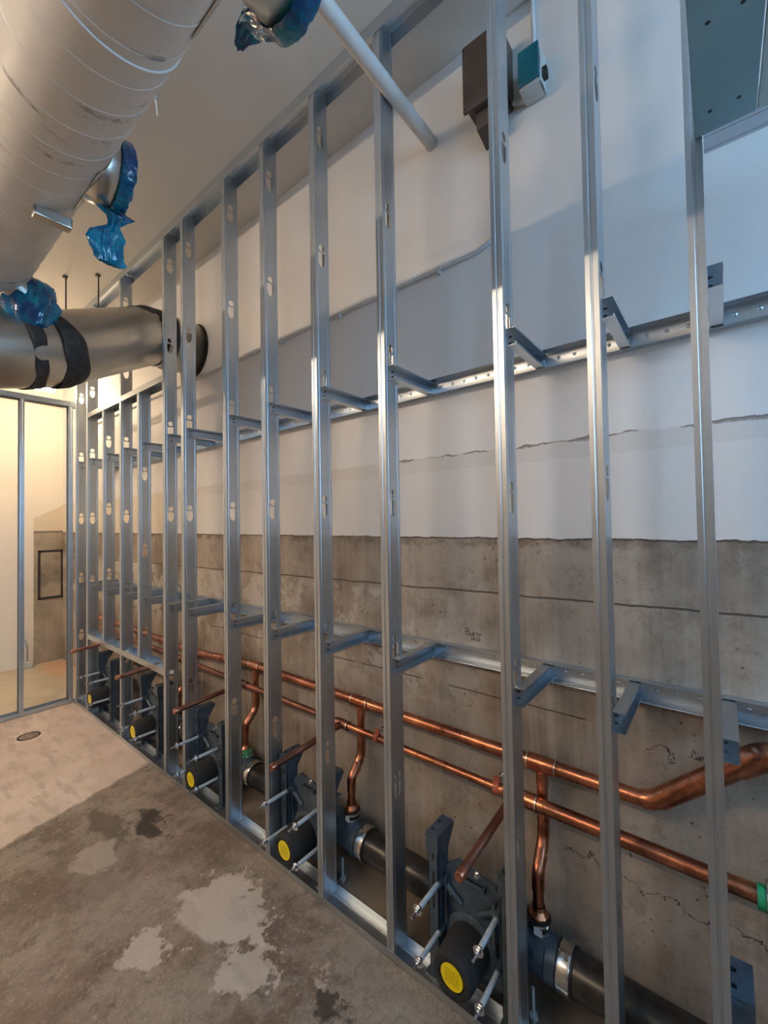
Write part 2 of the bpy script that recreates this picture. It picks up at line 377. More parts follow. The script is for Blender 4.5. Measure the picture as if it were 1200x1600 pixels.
def tube(bm, pts, r, n=20, caps=True, rs=None):
    pts = [Vector(p) for p in pts]; rings = []; s = None
    for i, p in enumerate(pts):
        if i == 0: d = pts[1]-p
        elif i == len(pts)-1: d = p-pts[i-1]
        else: d = (pts[i+1]-p).normalized()+(p-pts[i-1]).normalized()
        d.normalize()
        if s is None: s, t = frame(d)
        else:
            s = (s-d*s.dot(d)).normalized(); t = d.cross(s)
        rr = rs[i] if rs else r
        k = 1.0
        if 0 < i < len(pts)-1:
            k = 1/max(0.5, sqrt(max(0.01, (1+(pts[i+1]-p).normalized().dot((p-pts[i-1]).normalized()))/2)))
        # widen only along the bend
        bend = None
        if k > 1.001:
            bend = ((pts[i+1]-p).normalized()-(p-pts[i-1]).normalized()); bend = (bend-d*bend.dot(d)); bend.normalize() if bend.length > 1e-6 else None
        ring = []
        for j in range(n):
            a = 2*pi*j/n; v = s*cos(a)*rr+t*sin(a)*rr
            if bend is not None and bend.length > 0.5: v = v+bend*(v.dot(bend)*(k-1))
            ring.append(bm.verts.new(p+v))
        rings.append(ring)
    for a, b in zip(rings, rings[1:]):
        for j in range(n): bm.faces.new((a[j], a[(j+1) % n], b[(j+1) % n], b[j]))
    if caps:
        bm.faces.new(rings[0][::-1]); bm.faces.new(rings[-1])
    return bm
def lathe(bm, o, d, prof, n=32):
    """prof = list of (distance along d, radius)"""
    o = Vector(o); d = Vector(d).normalized(); s, t = frame(d); rings = []
    for a, r in prof:
        c = o+d*a
        if r < 1e-6: rings.append([bm.verts.new(c)])
        else: rings.append([bm.verts.new(c+s*cos(2*pi*j/n)*r+t*sin(2*pi*j/n)*r) for j in range(n)])
    for a, b in zip(rings, rings[1:]):
        for j in range(n):
            k = (j+1) % n
            if len(a) == 1 and len(b) == 1: continue
            if len(a) == 1: bm.faces.new((a[0], b[k], b[j]))
            elif len(b) == 1: bm.faces.new((a[j], a[k], b[0]))
            else: bm.faces.new((a[j], a[k], b[k], b[j]))
    return bm
def prism(bm, pts, ax, a, b):
    """pts 2D polygon in the plane normal to axis ax (order of remaining axes x,y,z), extruded a..b"""
    def mk(p, v):
        q = list(p); q.insert(ax, v); return bm.verts.new(q)
    A = [mk(p, a) for p in pts]; B = [mk(p, b) for p in pts]; n = len(pts)
    bm.faces.new(A[::-1]); bm.faces.new(B)
    for i in range(n): bm.faces.new((A[i], A[(i+1) % n], B[(i+1) % n], B[i]))
    return bm
def sheet(bm, prof, ax, a, b, cuts=1):
    """open folded sheet: profile in plane normal to ax swept a..b"""
    def mk(p, v):
        q = list(p); q.insert(ax, v); return bm.verts.new(q)
    rows = [[mk(p, a+(b-a)*i/cuts) for p in prof] for i in range(cuts+1)]
    for r0, r1 in zip(rows, rows[1:]):
        for i in range(len(prof)-1): bm.faces.new((r0[i], r0[i+1], r1[i+1], r1[i]))
    return bm
def arc(p0, p1, p2, r, n=6):
    """rounded corner points at p1"""
    p0, p1, p2 = Vector(p0), Vector(p1), Vector(p2)
    a = (p0-p1).normalized(); b = (p2-p1).normalized(); out = []
    q0 = p1+a*r; q1 = p1+b*r
    for i in range(n+1):
        t = i/n; out.append(q0*(1-t)**2+p1*2*t*(1-t)+q1*t*t)
    return out
def path(pts, r, n=6):
    out = [Vector(pts[0])]
    for i in range(1, len(pts)-1): out += arc(pts[i-1], pts[i], pts[i+1], r, n)
    out.append(Vector(pts[-1])); return out

# ------------------------------------------------------------------ the room
struct('floor', box(bmesh.new(), (-3.7, -2.3, -0.12), (1.95, 7.45, 0)), M_FLOOR)
struct('ceiling', box(bmesh.new(), (-3.7, -2.3, CEIL), (1.95, 7.45, CEIL+0.12)), M_CEIL)
struct('wall_right', box(bmesh.new(), (XW, -2.3, 0), (XW+0.15, 7.45, CEIL)), M_BACK)
struct('wall_far', box(bmesh.new(), (-3.7, YF, 0), (XW, YF+0.13, CEIL)), M_FARW)
struct('wall_left', box(bmesh.new(), (-3.7, -2.3, 0), (-3.55, YF, CEIL)), M_WALLD)
struct('wall_near', box(bmesh.new(), (-3.55, -2.3, 0), (XW, -2.15, CEIL)), M_WALLD)

def window(n, x0, x1, z0, z1):
    f = struct('window_%d' % n, bmesh.new(), M_FRAME); bm = bmesh.new()
    y0 = -2.15
    for a, b in (((x0, z0), (x1, z0+.05)), ((x0, z1-.05), (x1, z1)), ((x0, z0), (x0+.05, z1)), ((x1-.05, z0), (x1, z1)), (((x0+x1)/2-.02, z0), ((x0+x1)/2+.02, z1))):
        box(bm, (a[0], y0, a[1]), (b[0], y0+.06, b[1]))
    me = bpy.data.meshes.new('window_frame'); bm.to_mesh(me); bm.free(); me.materials.append(M_FRAME); f.data = me
    p = obj('window_pane', box(bmesh.new(), (x0+.05, y0, z0+.05), (x1-.05, y0+.02, z1-.05)), M_DAY, f)
    p['kind'] = 'structure'
window(1, 0.75, 1.75, 1.9, 3.9)
window(2, -0.9, 0.1, 2.6, 3.9)
window(3, -3.1, -2.0, 2.6, 3.9)

# strip lamps in a row under the ceiling
for i, yc in enumerate((1.75, 3.1, 4.45, 5.8)):
    nm = ('nearest to the high windows', 'second from the high windows', 'second from the far white wall', 'closest to the far white wall')[i]
    t = thing('strip_light', 'white ceiling strip lamp with two warm tubes, ' + nm, 'lamp', (-2.27, yc, CEIL), 'strip lamps in the ceiling row')
    obj('housing', rbox(bmesh.new(), (-2.36, yc-.64, 4.065), (-2.18, yc+.64, CEIL), .006), M_HOUS, t)
    for s in (-.04, .04):
        obj('tube', tube(bmesh.new(), [(-2.27+s, yc-.61, 4.045), (-2.27+s, yc+.61, 4.045)], .014, 10), M_TUBE, t)
t = thing('far_room_lamp', 'short warm hanging lamp glowing behind the bare metal duct', 'lamp', (1.32, 6.1, CEIL))
obj('housing', rbox(bmesh.new(), (1.20, 6.06, 3.50), (1.44, 6.14, 3.53), .006), M_HOUS, t)
obj('tube', tube(bmesh.new(), [(1.22, 6.1, 3.47), (1.42, 6.1, 3.47)], .022, 10), M_GLOW, t)
for x in (1.23, 1.41): obj('wire', tube(bmesh.new(), [(x, 6.1, 3.53), (x, 6.1, CEIL)], .003, 6), M_MASTIC, t)

# ------------------------------------------------------------------ steel studs
def hole_loop(cx, cz, kind):
    out = []
    if kind == 'round':
        for i in range(16):
            a = 2*pi*i/16; out.append((cx+.018*cos(a), cz+.018*sin(a)))
    else:
        w, h = .0215, .036
        out = [(cx-w, cz+h), (cx-w, cz-h*.35), (cx-w*.8, cz-h*.4), (cx-w*.8, cz-h*.75), (cx-w*.5, cz-h*.75), (cx-w*.4, cz-h), (cx+w*.4, cz-h), (cx+w*.5, cz-h*.75), (cx+w*.8, cz-h*.75), (cx+w*.8, cz-h*.4), (cx+w, cz-h*.35), (cx+w, cz+h)]
    return out
def stud(yl, z0, z1, holes, label, group='steel studs of the plumbing chase wall', w=.038):
    yw = yl-w; bm = bmesh.new()
    g = [(XS+.009, yl), (XS, yl), (XS, yl-.014), (XS+.003, yl-.017), (XS+.003, yl-.020), (XS, yl-.023), (XS, yw),
         (XS+.010, yw), (XS+.013, yw+.0012), (XS+.016, yw)]
    sheet(bm, g, 2, z0, z1)
    g2 = [(XR-.016, yw), (XR-.013, yw+.0012), (XR-.010, yw), (XR, yw), (XR, yl-.023), (XR-.003, yl-.02), (XR, yl-.017), (XR, yl), (XR-.009, yl)]
    sheet(bm, g2, 2, z0, z1)
    x0, x1 = XS+.016, XR-.016; cx = (x0+x1)/2-.004
    zc = z0
    def quad(a, b):
        bm.faces.new([bm.verts.new(q) for q in ((x0, yw, a), (x1, yw, a), (x1, yw, b), (x0, yw, b))])
    for h in [h for h in holes if z0+.08 < h < z1-.08]:
        quad(zc, h-.07)
        for lo, hi, kind, c in ((h-.07, h+.0185, 'slot', h-.022), (h+.0185, h+.07, 'round', h+.039)):
            lp = hole_loop(cx, c, kind); outer = [(x0, lo), (x1, lo), (x1, hi), (x0, hi)]
            # fan the ring between the rectangle and the hole, split in angular order
            import bisect
            vi = [bm.verts.new((q[0], yw, q[1])) for q in lp]; vo = [bm.verts.new((q[0], yw, q[1])) for q in outer]
            oc = [atan2(q[1]-c, q[0]-cx) for q in outer]
            n_ = len(lp); own = []
            for q in lp:
                d = (q[0]-cx, q[1]-c)
                own.append(min(range(4), key=lambda k: (outer[k][0]-q[0])**2+(outer[k][1]-q[1])**2))
            for k in range(n_):
                k2 = (k+1) % n_
                bm.faces.new((vi[k], vi[k2], vo[own[k]]))
                if own[k] != own[k2]: bm.faces.new((vi[k2], vo[own[k2]], vo[own[k]]))
        zc = h+.07
    quad(zc, z1)
    bmesh.ops.remove_doubles(bm, verts=bm.verts, dist=1e-5)
    o = obj('steel_stud', bm, M_GALV, loc=(XS, yl, z0), solid=.0012)
    return tag(o, label, 'metal stud', group)
H = [.72, 1.32, 1.95, 2.60, 3.24, 3.86]
H2 = [.155, .775, 1.41, 2.03, 2.671, 3.3]; H3 = [1.015, 1.66, 2.30, 2.94]
Z1 = CEIL-.006
STUDS = [  # y of the far flange edge, bottom, top, holes, phrase
    (.051, .006, Z1, H, 'stud below the green board, nearest the right picture edge'),
    (.315, .006, Z1, [.66, 1.30, 1.98, 2.63, 3.27, 3.9], 'stud just right of the small teal box'),
    (.626, .006, Z1, H, 'stud in front of the brown wall box'),
    (1.168, .006, Z1, H, 'stud crossed near its top by the white pipe'),
    (1.604, .006, Z1, H, 'stud right beside the second nearest yellow stickered cap'),
    (2.035, .006, Z1, H, 'stud whose lower face stands behind the capped copper stub by the second carrier'),
    (2.445, .006, Z1, H, 'stud just right of the third yellow stickered cap'),
    (3.00, .006, Z1, H, 'right one of two close studs before the wall duct collar'),
    (3.294, .006, Z1, H, 'left one of two close studs by the duct elbow'),
    (3.762, .745, 3.008, H3, 'short stud between sill and header, nearest the duct elbow'),
    (4.146, .006, Z1, H, 'full height stud running through sill and header below the bare duct'),
    (4.569, .745, 3.008, H2, 'short stud between sill and header, second and farther one'),
    (5.019, .006, Z1, H, 'full height stud holding the far ends of the sill and header'),
    (5.363, .006, Z1, H, 'last stud of the wall, in the corner beside the partition'),
]
for yl, z0, z1, hs, lab in STUDS:
    stud(yl, z0, z1, hs, 'galvanized steel ' + lab)

def track_prof(zweb, zleg, x0=XS-.0025, x1=XR+.0025):
    return [(x0, zleg), (x0, zweb), (x0+.012, zweb), (x0+.014, zweb+.001), (x0+.03, zweb+.001), (x0+.032, zweb), (x1-.032, zweb), (x1-.030, zweb+.001), (x1-.014, zweb+.001), (x1-.012, zweb), (x1, zweb), (x1, zleg)]
def track(name, label, zweb, zleg, y0, y1):
    bm = sheet(bmesh.new(), track_prof(zweb, zleg), 1, y0, y1, 4)
    return tag(obj(name, bm, M_GALV, loc=(XS, y0, min(zweb, zleg)), solid=.0012), label, 'metal track')
track('floor_track', 'long galvanized floor track under the studs of the plumbing wall', .004, .036, -.6, 5.50)
track('ceiling_track', 'long galvanized deep leg ceiling track over the studs', CEIL-.002, CEIL-.062, -.6, 5.50)
track('sill_track', 'short galvanized sill track low between the far studs', .742, .79, 3.262, 4.99)
track('header_track', 'short galvanized header track under the bare metal duct', 3.012, 2.965, 3.262, 4.99)
track('opening_header_track', 'galvanized header beside the green board at upper right', 2.92, 2.965, -.9, .010)

# wall rails (furring tracks screwed to the back wall)
def rail(label, z0, z1, y0=-.6, y1=5.6):
    t = thing('wall_rail', label, 'metal rail', (XW-.001, y0, z0), 'long furring rails on the back wall')
    x1 = XW-.0015; x0 = x1-.042; bm = bmesh.new()
    NY = 60; prof = [(x0-.002, z0-.003), (x0+.006, z0), (x0+.02, z0+.001), (x1, z0), (x1, z0+.012), (x1-.002, z0+.02), (x1-.002, z1-.02), (x1, z1-.012), (x1, z1), (x0+.006, z1), (x0-.002, z1+.002)]
    rows = []
    for i in range(NY+1):
        y = y0+(y1-y0)*i/NY; w = .004*noise.noise(Vector((y*1.3, z0*3, 0)))
        rows.append([bm.verts.new((p[0]+(w*.3 if p[0] < x1-.01 else 0), y, p[1]+w)) for p in prof])
    for a, b in zip(rows, rows[1:]):
        for k in range(len(prof)-1): bm.faces.new((a[k], a[k+1], b[k+1], b[k]))
    obj('rail_channel', bm, M_GALV, t, solid=.0012, smooth=True)
    bd = bmesh.new(); y = y0+.05
    while y < y1:
        lathe(bd, (x1-.002, y, (z0+z1)/2+.006), (-1, 0, 0), [(0, .008), (.003, .006), (.005, .002), (.0055, 0)], 8); y += .062
    o = obj('dimple_row', bd, M_GALV, t, smooth=True); o['kind'] = 'stuff'
    sc = bmesh.new()
    for yl, *_ in STUDS: lathe(sc, (x1-.012, yl-.06, z1+.0015), (0, 0, 1), [(0, .004), (.002, .003), (.003, 0)], 8)
    return t
ZU0, ZU1, ZL0, ZL1 = 2.492, 2.562, 1.208, 1.276
rail('long upper galvanized rail with dimples fixed to the white painted wall', ZU0, ZU1)
rail('long lower galvanized rail fixed to the bare concrete wall', ZL0, ZL1)

def tie(yl, z0, h, label, group, xf=1.452, hole=False):
    yw = yl-.038-.0016; x1 = XW-.004; d = .034
    t = thing('tie_bracket', label, 'metal bracket', (xf, yw, z0), group)
    bm = bmesh.new()
    prof = [(yw-d, z0+.007), (yw-d, z0), (yw, z0), (yw, z0+h), (yw-d, z0+h), (yw-d, z0+h-.007)]
    sheet(bm, prof, 0, xf, x1)
    obj('channel', bm, M_GALV, t, solid=.0012)
    for k in (.28, .66):
        obj('screw', lathe(bmesh.new(), (xf+.028, yw-.001, z0+h*k), (0, -1, 0), [(0, .0045), (.002, .004), (.010, .0018), (.012, 0)], 8), M_SCREW, t)
    return t
PH = ['stud under the green board', 'stud right of the small teal box', 'stud in front of the brown box', 'stud crossed by the white pipe',
      'stud beside the second nearest yellow cap', 'stud behind the second copper stub', 'stud right of the third yellow cap', 'right one of the paired studs', 'left one of the paired studs',
      'nearer short stud of the far opening', 'full stud between the two short studs', 'farther short stud', 'stud at the far end of the sill', 'last corner stud']
for (yl, *_), ph in zip(STUDS, PH):
    tie(yl, ZU0+.003, .062, 'galvanized upper rail brace at the %s' % ph, 'upper brace brackets')
    tie(yl, ZL0+.003, .062, 'galvanized lower rail brace at the %s' % ph, 'lower brace brackets')

# ------------------------------------------------------------------ side partition frame at the far left
YP = 5.43
def pstud(xl, z0, z1, label, w=.036):
    bm = bmesh.new()
    sheet(bm, [(xl, YP+.009), (xl, YP), (xl+w*.4, YP), (xl+w*.5, YP+.003), (xl+w*.6, YP), (xl+w, YP), (xl+w, YP+.09), (xl, YP+.09), (xl, YP+.081)], 2, z0, z1)
    tag(obj('steel_stud', bm, M_GALV, loc=(xl, YP, z0), solid=.0012), label, 'metal stud', 'steel studs of the side partition')
pstud(1.388, .005, 3.19, 'galvanized end stud of the low side partition at the wall corner')
pstud(.985, .005, 3.19, 'galvanized stud in the middle of the low side partition, far left in the photo')
pstud(.575, .005, 3.19, 'galvanized stud of the side partition one step left of the picture edge')
for nm, za, zb, lab in (('floor_track', .005, .04, 'galvanized floor track of the side partition at far left'), ('top_track', 3.212, 3.158, 'galvanized top rail of the side partition below the bare duct')):
    bm = sheet(bmesh.new(), [(YP-.002, zb), (YP-.002, za), (YP+.092, za), (YP+.092, zb)], 0, -1.2, 1.424 if za < 1 else 1.50)
    tag(obj(nm, bm, M_GALV, loc=(-1.2, YP, min(za, zb)), solid=.0012), lab, 'metal track')

# ------------------------------------------------------------------ green board soffit, upper right
def board(y0, y1, label, mat):
    t = thing('ceiling_board', label, 'gypsum board', (0.8, y0, 2.905), 'boards of the soffit')
    obj('panel', rbox(bmesh.new(), (.80, y0, 2.905), (1.426, y1, 2.918), .0015, 1), mat, t)
    for x in (1.352, 1.105, .87):
        for y in (y0+.035, y1-.034):
            if y0 < -.3 and y < -.3: continue
            obj('screw', lathe(bmesh.new(), (x, y, 2.9055), (0, 0, -1), [(0, .0050), (.0008, .0048), (.001, 0)], 10), M_SCREW, t)
    return t
board(-.098, .028, 'narrow green gypsum board with dark screws at the upper right', M_BOARDG)
board(-.62, -.101, 'wide pale green gypsum board beside the narrow one, at the right edge', simple('pale_green_board', (0.36, 0.47, 0.46), 0.75, 0, 0.05, 6))

# ------------------------------------------------------------------ copper pipework
YC = [-.155, .825, 1.81, 2.795, 3.745, 4.76]      # carrier centres
XM = 1.735; XD = 1.645; XP = 1.690
def zmain(y): return .876 if y < 2.6 else (.876-.058*min(1, (y-2.6)/.8))
DROPS = [c-.232 for c in YC]
def band(bm, p, d, r, w=.006): return lathe(bm, Vector(p)-Vector(d).normalized()*w/2, d, [(0, r*.96), (0, r), (w, r), (w, r*.96)], 20)
t = thing('vent_pipe_line', 'upper thick copper pipe along the concrete wall with drops to the black fittings', 'copper pipe', (XM, 0, 0))
tube_pts = [(XM, y, zmain(y)) for y in (.2, .9, 2.6, 3.4, 4.4, 5.9)]
obj('header_pipe', tube(bmesh.new(), tube_pts, .0265, 24), M_COPPER, t, smooth=True)
obj('elbow', tube(bmesh.new(), path([(XM, .24, zmain(0)), (XM, .205, .885), (XM-.015, .165, .925)], .03, 6), .0315, 24), M_COPPER, t, smooth=True)
obj('rising_pipe', tube(bmesh.new(), path([(XM-.010, .19, .900), (XM-.07, -.08, 1.165), (XM-.08, -.30, 1.20), (XM-.08, -1.2, 1.22)], .06), .034, 24), M_COPPER, t, smooth=True)
obj('elbow', tube(bmesh.new(), path([(XM-.055, -.02, 1.105), (XM-.07, -.08, 1.165), (XM-.075, -.16, 1.18)], .04, 6), .039, 24), M_COPPER, t, smooth=True)
for i, y in enumerate(DROPS):
    if y < 0: continue
    zm = zmain(y); zb = .335
    tee = obj('tee', tube(bmesh.new(), [(XM, y-.055, zm), (XM, y+.055, zm)], .031, 24), M_COPPER, t, smooth=True)
    obj('solder_ring', band(bmesh.new(), (XM, y-.056, zm), (0, 1, 0), .0318), M_SOLDER, tee, smooth=True)
    obj('solder_ring', band(bmesh.new(), (XM, y+.056, zm), (0, 1, 0), .0318), M_SOLDER, tee, smooth=True)
    d = obj('drop_pipe', tube(bmesh.new(), path([(XM, y, zm-.01), (XM, y, .59), (XD, y-.006, .50), (XD, y-.006, zb)], .015), .0205, 20), M_COPPER, t, smooth=True)
    obj('hub', tube(bmesh.new(), [(XM, y, zm-.028), (XM, y, zm-.075)], .0235, 20), M_COPPER, d, smooth=True)
    obj('bend_fitting', tube(bmesh.new(), path([(XM, y, .66), (XM, y, .592), (XM-.052, y-.004, .53)], .025), .0235, 20), M_COPPER, d, smooth=True)
    obj('bend_fitting', tube(bmesh.new(), path([(XM-.03, y-.002, .557), (XD, y-.006, .50), (XD, y-.006, .44)], .025), .0238, 20), M_COPPER, d, smooth=True)
    obj('solder_ring', band(bmesh.new(), (XM-.04, y-.003, .545), (-1, 0, -1.1), .0245), M_SOLDER, d, smooth=True)
    obj('base_adapter', lathe(bmesh.new(), (XD, y-.006, zb-.01), (0, 0, 1), [(0, .037), (.03, .037), (.045, .024), (.06, .024)], 24), M_COPPER, d, smooth=True)

t = thing('supply_pipe_line', 'lower thinner copper pipe along the concrete wall feeding the capped stubs', 'copper pipe', (XP, 0, 0))
zs = .744; ST = [.69, 1.68, 2.66, 3.60, 4.69]
obj('large_header_pipe', tube(bmesh.new(), [(XP, -.9, .732), (XP, .70, .736)], .0265, 24), M_COPPER, t, smooth=True)
obj('header_pipe', tube(bmesh.new(), [(XP, .70, 0.738), (XP, 1.62, zs), (XP, 1.72, zs)], .018, 24), M_COPPER, t, smooth=True)
obj('far_header_pipe', tube(bmesh.new(), [(XP, 1.70, zs), (XP, 5.6, zs)], .0185, 24), M_COPPERD, t, smooth=True)['label'] = 'darker oxidized copper pipe'
obj('reducer', lathe(bmesh.new(), (XP, .60, .737), (0, 1, 0), [(0, .0265), (.0, .031), (.10, .031), (.13, .022), (.16, .022)], 24), M_COPPER, t, smooth=True)
obj('solder_ring', band(bmesh.new(), (XP, .60, .737), (0, 1, 0), .0318), M_SOLDER, t, smooth=True)
for i, y in enumerate(ST):
    tee = obj('tee', tube(bmesh.new(), [(XP, y-.045, zs), (XP, y+.045, zs)], .024, 20), M_COPPERD, t, smooth=True)
    obj('solder_ring', band(bmesh.new(), (XP, y-.046, zs), (0, 1, 0), .0246), M_SOLDER, tee, smooth=True)
    br = obj('branch_pipe', tube(bmesh.new(), [(XP, y, zs), (1.225, y, .718)], .0155, 20), M_COPPERD, t, smooth=True)
    br['label'] = 'dull copper stub pointing into the room'
    cp = obj('end_cap', lathe(bmesh.new(), (1.243, y, .718), (-1, 0, 0), [(0, .0178), (.026, .0178), (.03, .015), (.0305, 0)], 20), M_COPPER, br, smooth=True)
    obj('hub', tube(bmesh.new(), [(XP-.02, y, zs), (XP-.05, y, zs)], .0195, 20), M_COPPERD, br, smooth=True)

def hanger(y, z, r, label):
    t = thing('pipe_clamp', label, 'pipe clamp', (XW, y, z), 'pipe clamps on the lower copper pipe')
    obj('ring', lathe(bmesh.new(), (XP, y-.011, z), (0, 1, 0), [(0, r), (0, r+.006), (.004, r+.007), (.018, r+.007), (.022, r+.006), (.022, r)], 24), M_RED, t, smooth=True)
    obj('ear', box(bmesh.new(), (XP-.006, y-.012, z+r+.004), (XP+.006, y+.012, z+r+.026)), M_RED, t)
    obj('stand_off', tube(bmesh.new(), [(XP+.02, y, z+.02), (XW, y, z+.03)], .006, 10), M_ZINCN, t)
    obj('wall_plate', box(bmesh.new(), (XW-.006, y-.028, z+.01), (XW-.001, y+.022, z+.06)), M_ZINCN, t)
    obj('wing_nut', lathe(bmesh.new(), (XP+.05, y, z+.026), (.9, 0, .1), [(0, .006), (0, .013), (.01, .013), (.01, .006)], 6), M_ZINCN, t)
hanger(1.425, zs, .018, 'red copper clamp with silver wall anchor near the second drop pipe')
hanger(.767, .738, .018, 'red copper clamp with silver wall anchor beside the stud in front of the brown box')
t = thing('pipe_coupling', 'green taped coupling on the lower copper pipe at right edge', 'pipe coupling', (XP, -.08, .731))
obj('sleeve', lathe(bmesh.new(), (XP, -.055, .731), (0, -1, 0), [(0, .0275), (0, .034), (.075, .034), (.075, .0275)], 24), M_GREEN, t, smooth=True)
obj('clamp_band', lathe(bmesh.new(), (XP, -.075, .731), (0, -1, 0), [(0, .035), (0, .038), (.012, .038), (.012, .035)], 24), M_STEEL, t, smooth=True)
obj('screw_housing', rbox(bmesh.new(), (XP-.01, -.12, .768), (XP+.015, -.075, .785), .003), M_STEEL, t)

# ------------------------------------------------------------------ toilet carriers
def carrier(yc, dz, label, green):
    T = thing('toilet_carrier', label, 'toilet carrier', (1.55, yc, 0), 'toilet carriers along the floor track')
    zo = .172+dz; zu = .368+dz; zl = .172+dz
    # foam wrapped outlet
    s = obj('foam_sleeve', lathe(bmesh.new(), (1.378, yc, zo), (1, 0, 0), [(.012, .050), (.002, .054), (0, .064), (.002, .074), (.010, .079), (.03, .082), (.155, .086), (.165, .083), (.17, .06)], 40), M_FOAM, T, smooth=True)
    obj('test_cap', lathe(bmesh.new(), (1.383, yc, zo), (1, 0, 0), [(0, 0), (0, .049), (.004, .053), (.02, .056)], 40), M_RUBBER, s, smooth=True)
    st = bmesh.new(); lathe(st, (1.3825, yc-.002, zo+.004), (-1, 0, 0), [(0, .0465), (.0012, .0465), (.0015, 0)], 40)
    obj('sticker', st, M_YELLOW, s, loc=(1.381, yc-.002, zo+.004))['label'] = 'round yellow sticker with small dark print'
    # posts
    for sgn in (1, -1):
        y = yc+(.147 if sgn > 0 else -.170); zt = (.565 if sgn > 0 else .545)+dz
        bm = bmesh.new(); rbox(bm, (1.50, y-.024, 0), (1.507, y+.024, zt-.02), .002, 1)
        rbox(bm, (1.50, y-.024, 0), (1.572, y-.018, zt-.05), .002, 1); rbox(bm, (1.50, y+.018, 0), (1.572, y+.024, zt-.05), .002, 1)
        rbox(bm, (1.47, y-.03, 0), (1.60, y+.03, .012), .002, 1)
        p = obj('post', bm, M_IRON, T)
        # flared head with notches
        hb = bmesh.new()
        pr = [(1.494, zt-.07), (1.494, zt), (1.625, zt), (1.625, zt-.018), (1.575, zt-.085), (1.575, zt-.20), (1.545, zt-.20), (1.545, zt-.09)]
        prism(hb, pr, 1, y-.029, y-.021); prism(hb, pr, 1, y+.021, y+.029)
        prism(hb, [(1.4935, y-.0295), (1.6255, y-.0295), (1.6255, y+.0295), (1.588, y+.0295), (1.588, y+.008), (1.572, y+.008), (1.572, y+.0295), (1.534, y+.0295), (1.534, y+.008), (1.518, y+.008), (1.518, y+.0295), (1.4935, y+.0295)], 2, zt-.014, zt+.0005)
        box(hb, (1.490, y-.0285, zt-.072), (1.4965, y+.0285, zt-.010))
        obj('post_head', hb, M_IRON, p)
        sl = bmesh.new()
        for k in range(3): rbox(sl, (1.4975, y-.005, .26+.1*k), (1.4995, y+.005, .31+.1*k), .0005, 1)
        obj('slot', sl, M_RUBBER, p)
    # face plate and body
    bm = bmesh.new()
    prism(bm, [(yc-.135, .06+dz), (yc-.135, .40+dz), (yc-.105, .44+dz), (yc+.06, .47+dz), (yc+.10, .44+dz), (yc+.135, .40+dz), (yc+.135, .06+dz), (yc+.09, .04+dz), (yc-.09, .04+dz)], 0, 1.548, 1.562)
    f = obj('face_plate', bm, M_IRON, T)
    rb = bmesh.new()
    lathe(rb, (1.549, yc, zo), (-1, 0, 0), [(0, .115), (.012, .113), (.018, .10), (.018, .086)], 36)
    for sg in (-1, 1):
        rbox(rb, (1.525, yc+sg*.105-.008, .20+dz), (1.549, yc+sg*.105+.008, .40+dz), .004)
    rbox(rb, (1.53, yc-.07, .405+dz), (1.549, yc+.03, .432+dz), .006)
    tube(rb, [(1.535, yc+.12, zu), (1.54, yc+.04, .31+dz)], .012, 10); tube(rb, [(1.535, yc-.12, zu), (1.54, yc-.04, .31+dz)], .012, 10)
    obj('ribs', rb, M_IRON, f, smooth=True)
    for dy, z in ((.085, .33), (-.085, .23), (.085, .12), (-.03, .455)):
        b2 = bmesh.new(); lathe(b2, (1.548, yc+dy, z+dz), (-1, 0, 0), [(0, .013), (.004, .013), (.004, .009), (.014, .009), (.014, 0)], 6)
        obj('bolt', b2, M_ZINCN, f)
    # rods
    for sg in (1, -1):
        for z in (zu, zl):
            y = yc+sg*.127
            rod = obj('rod', tube(bmesh.new(), [(1.375, y, z), (1.552, y, z)], .0098, 14), M_ZINC, T, smooth=True)
            obj('threaded_end', tube(bmesh.new(), [(1.314, y, z), (1.38, y, z)], .0058, 10), M_ZINCN, rod, smooth=True)
            nb = bmesh.new(); lathe(nb, (1.352, y, z), (-1, 0, 0), [(0, .005), (0, .0115), (.009, .0115), (.009, .005)], 6)
            lathe(nb, (1.366, y, z), (-1, 0, 0), [(0, .005), (0, .0115), (.009, .0115), (.009, .005)], 6)
            obj('nut', nb, M_ZINCN, rod)
            obj('washer', lathe(bmesh.new(), (1.356, y, z), (-1, 0, 0), [(0, .005), (0, .0195), (.0022, .0195), (.0022, .005)], 20), M_ZINCN, rod)
            obj('boss', lathe(bmesh.new(), (1.50, y, z), (1, 0, 0), [(0, .010), (.002, .016), (.05, .018), (.052, .010)], 14), M_IRON, rod, smooth=True)
    # waste body behind
    zw = .21+dz*.5
    bm = bmesh.new()
    tube(bm, [(1.55, yc, zo), (XD, yc, zw)], .078, 28)
    lathe(bm, (XD, yc+.13, zw), (0, -1, 0), [(0, .06), (0, .077), (.05, .077), (.055, .072), (.40, .072), (.405, .077), (.44, .077), (.44, .06)], 32)
    dy = yc-.232-.006
    lathe(bm, (XD, dy, zw), (0, 0, 1), [(0, .060), (.07, .056), (.095, .040), (.125, .040)], 24)
    tube(bm, [(XD, yc-.10, zw+.02), (XD, dy, zw+.03)], .07, 20)
    obj('waste_fitting', bm, M_IRON, T, smooth=True)
    c = obj('drop_coupling', lathe(bmesh.new(), (XD, dy, .290+dz*.5), (0, 0, 1), [(0, .041), (.001, .044), (.055, .044), (.056, .030)], 24), M_GREEN if green else M_RUBBER, T, smooth=True)
    for z in (.302, .330): obj('clamp_band', lathe(bmesh.new(), (XD, dy, z+dz*.5), (0, 0, 1), [(0, .043), (0, .0455), (.009, .0455), (.009, .043)], 24), M_STEEL, c, smooth=True)
    obj('paper_label', rbox(bmesh.new(), (XD-.047, dy-.026, .306+dz*.5), (XD-.0445, dy+.004, .332+dz*.5), .0005, 1), M_WHITE, c)
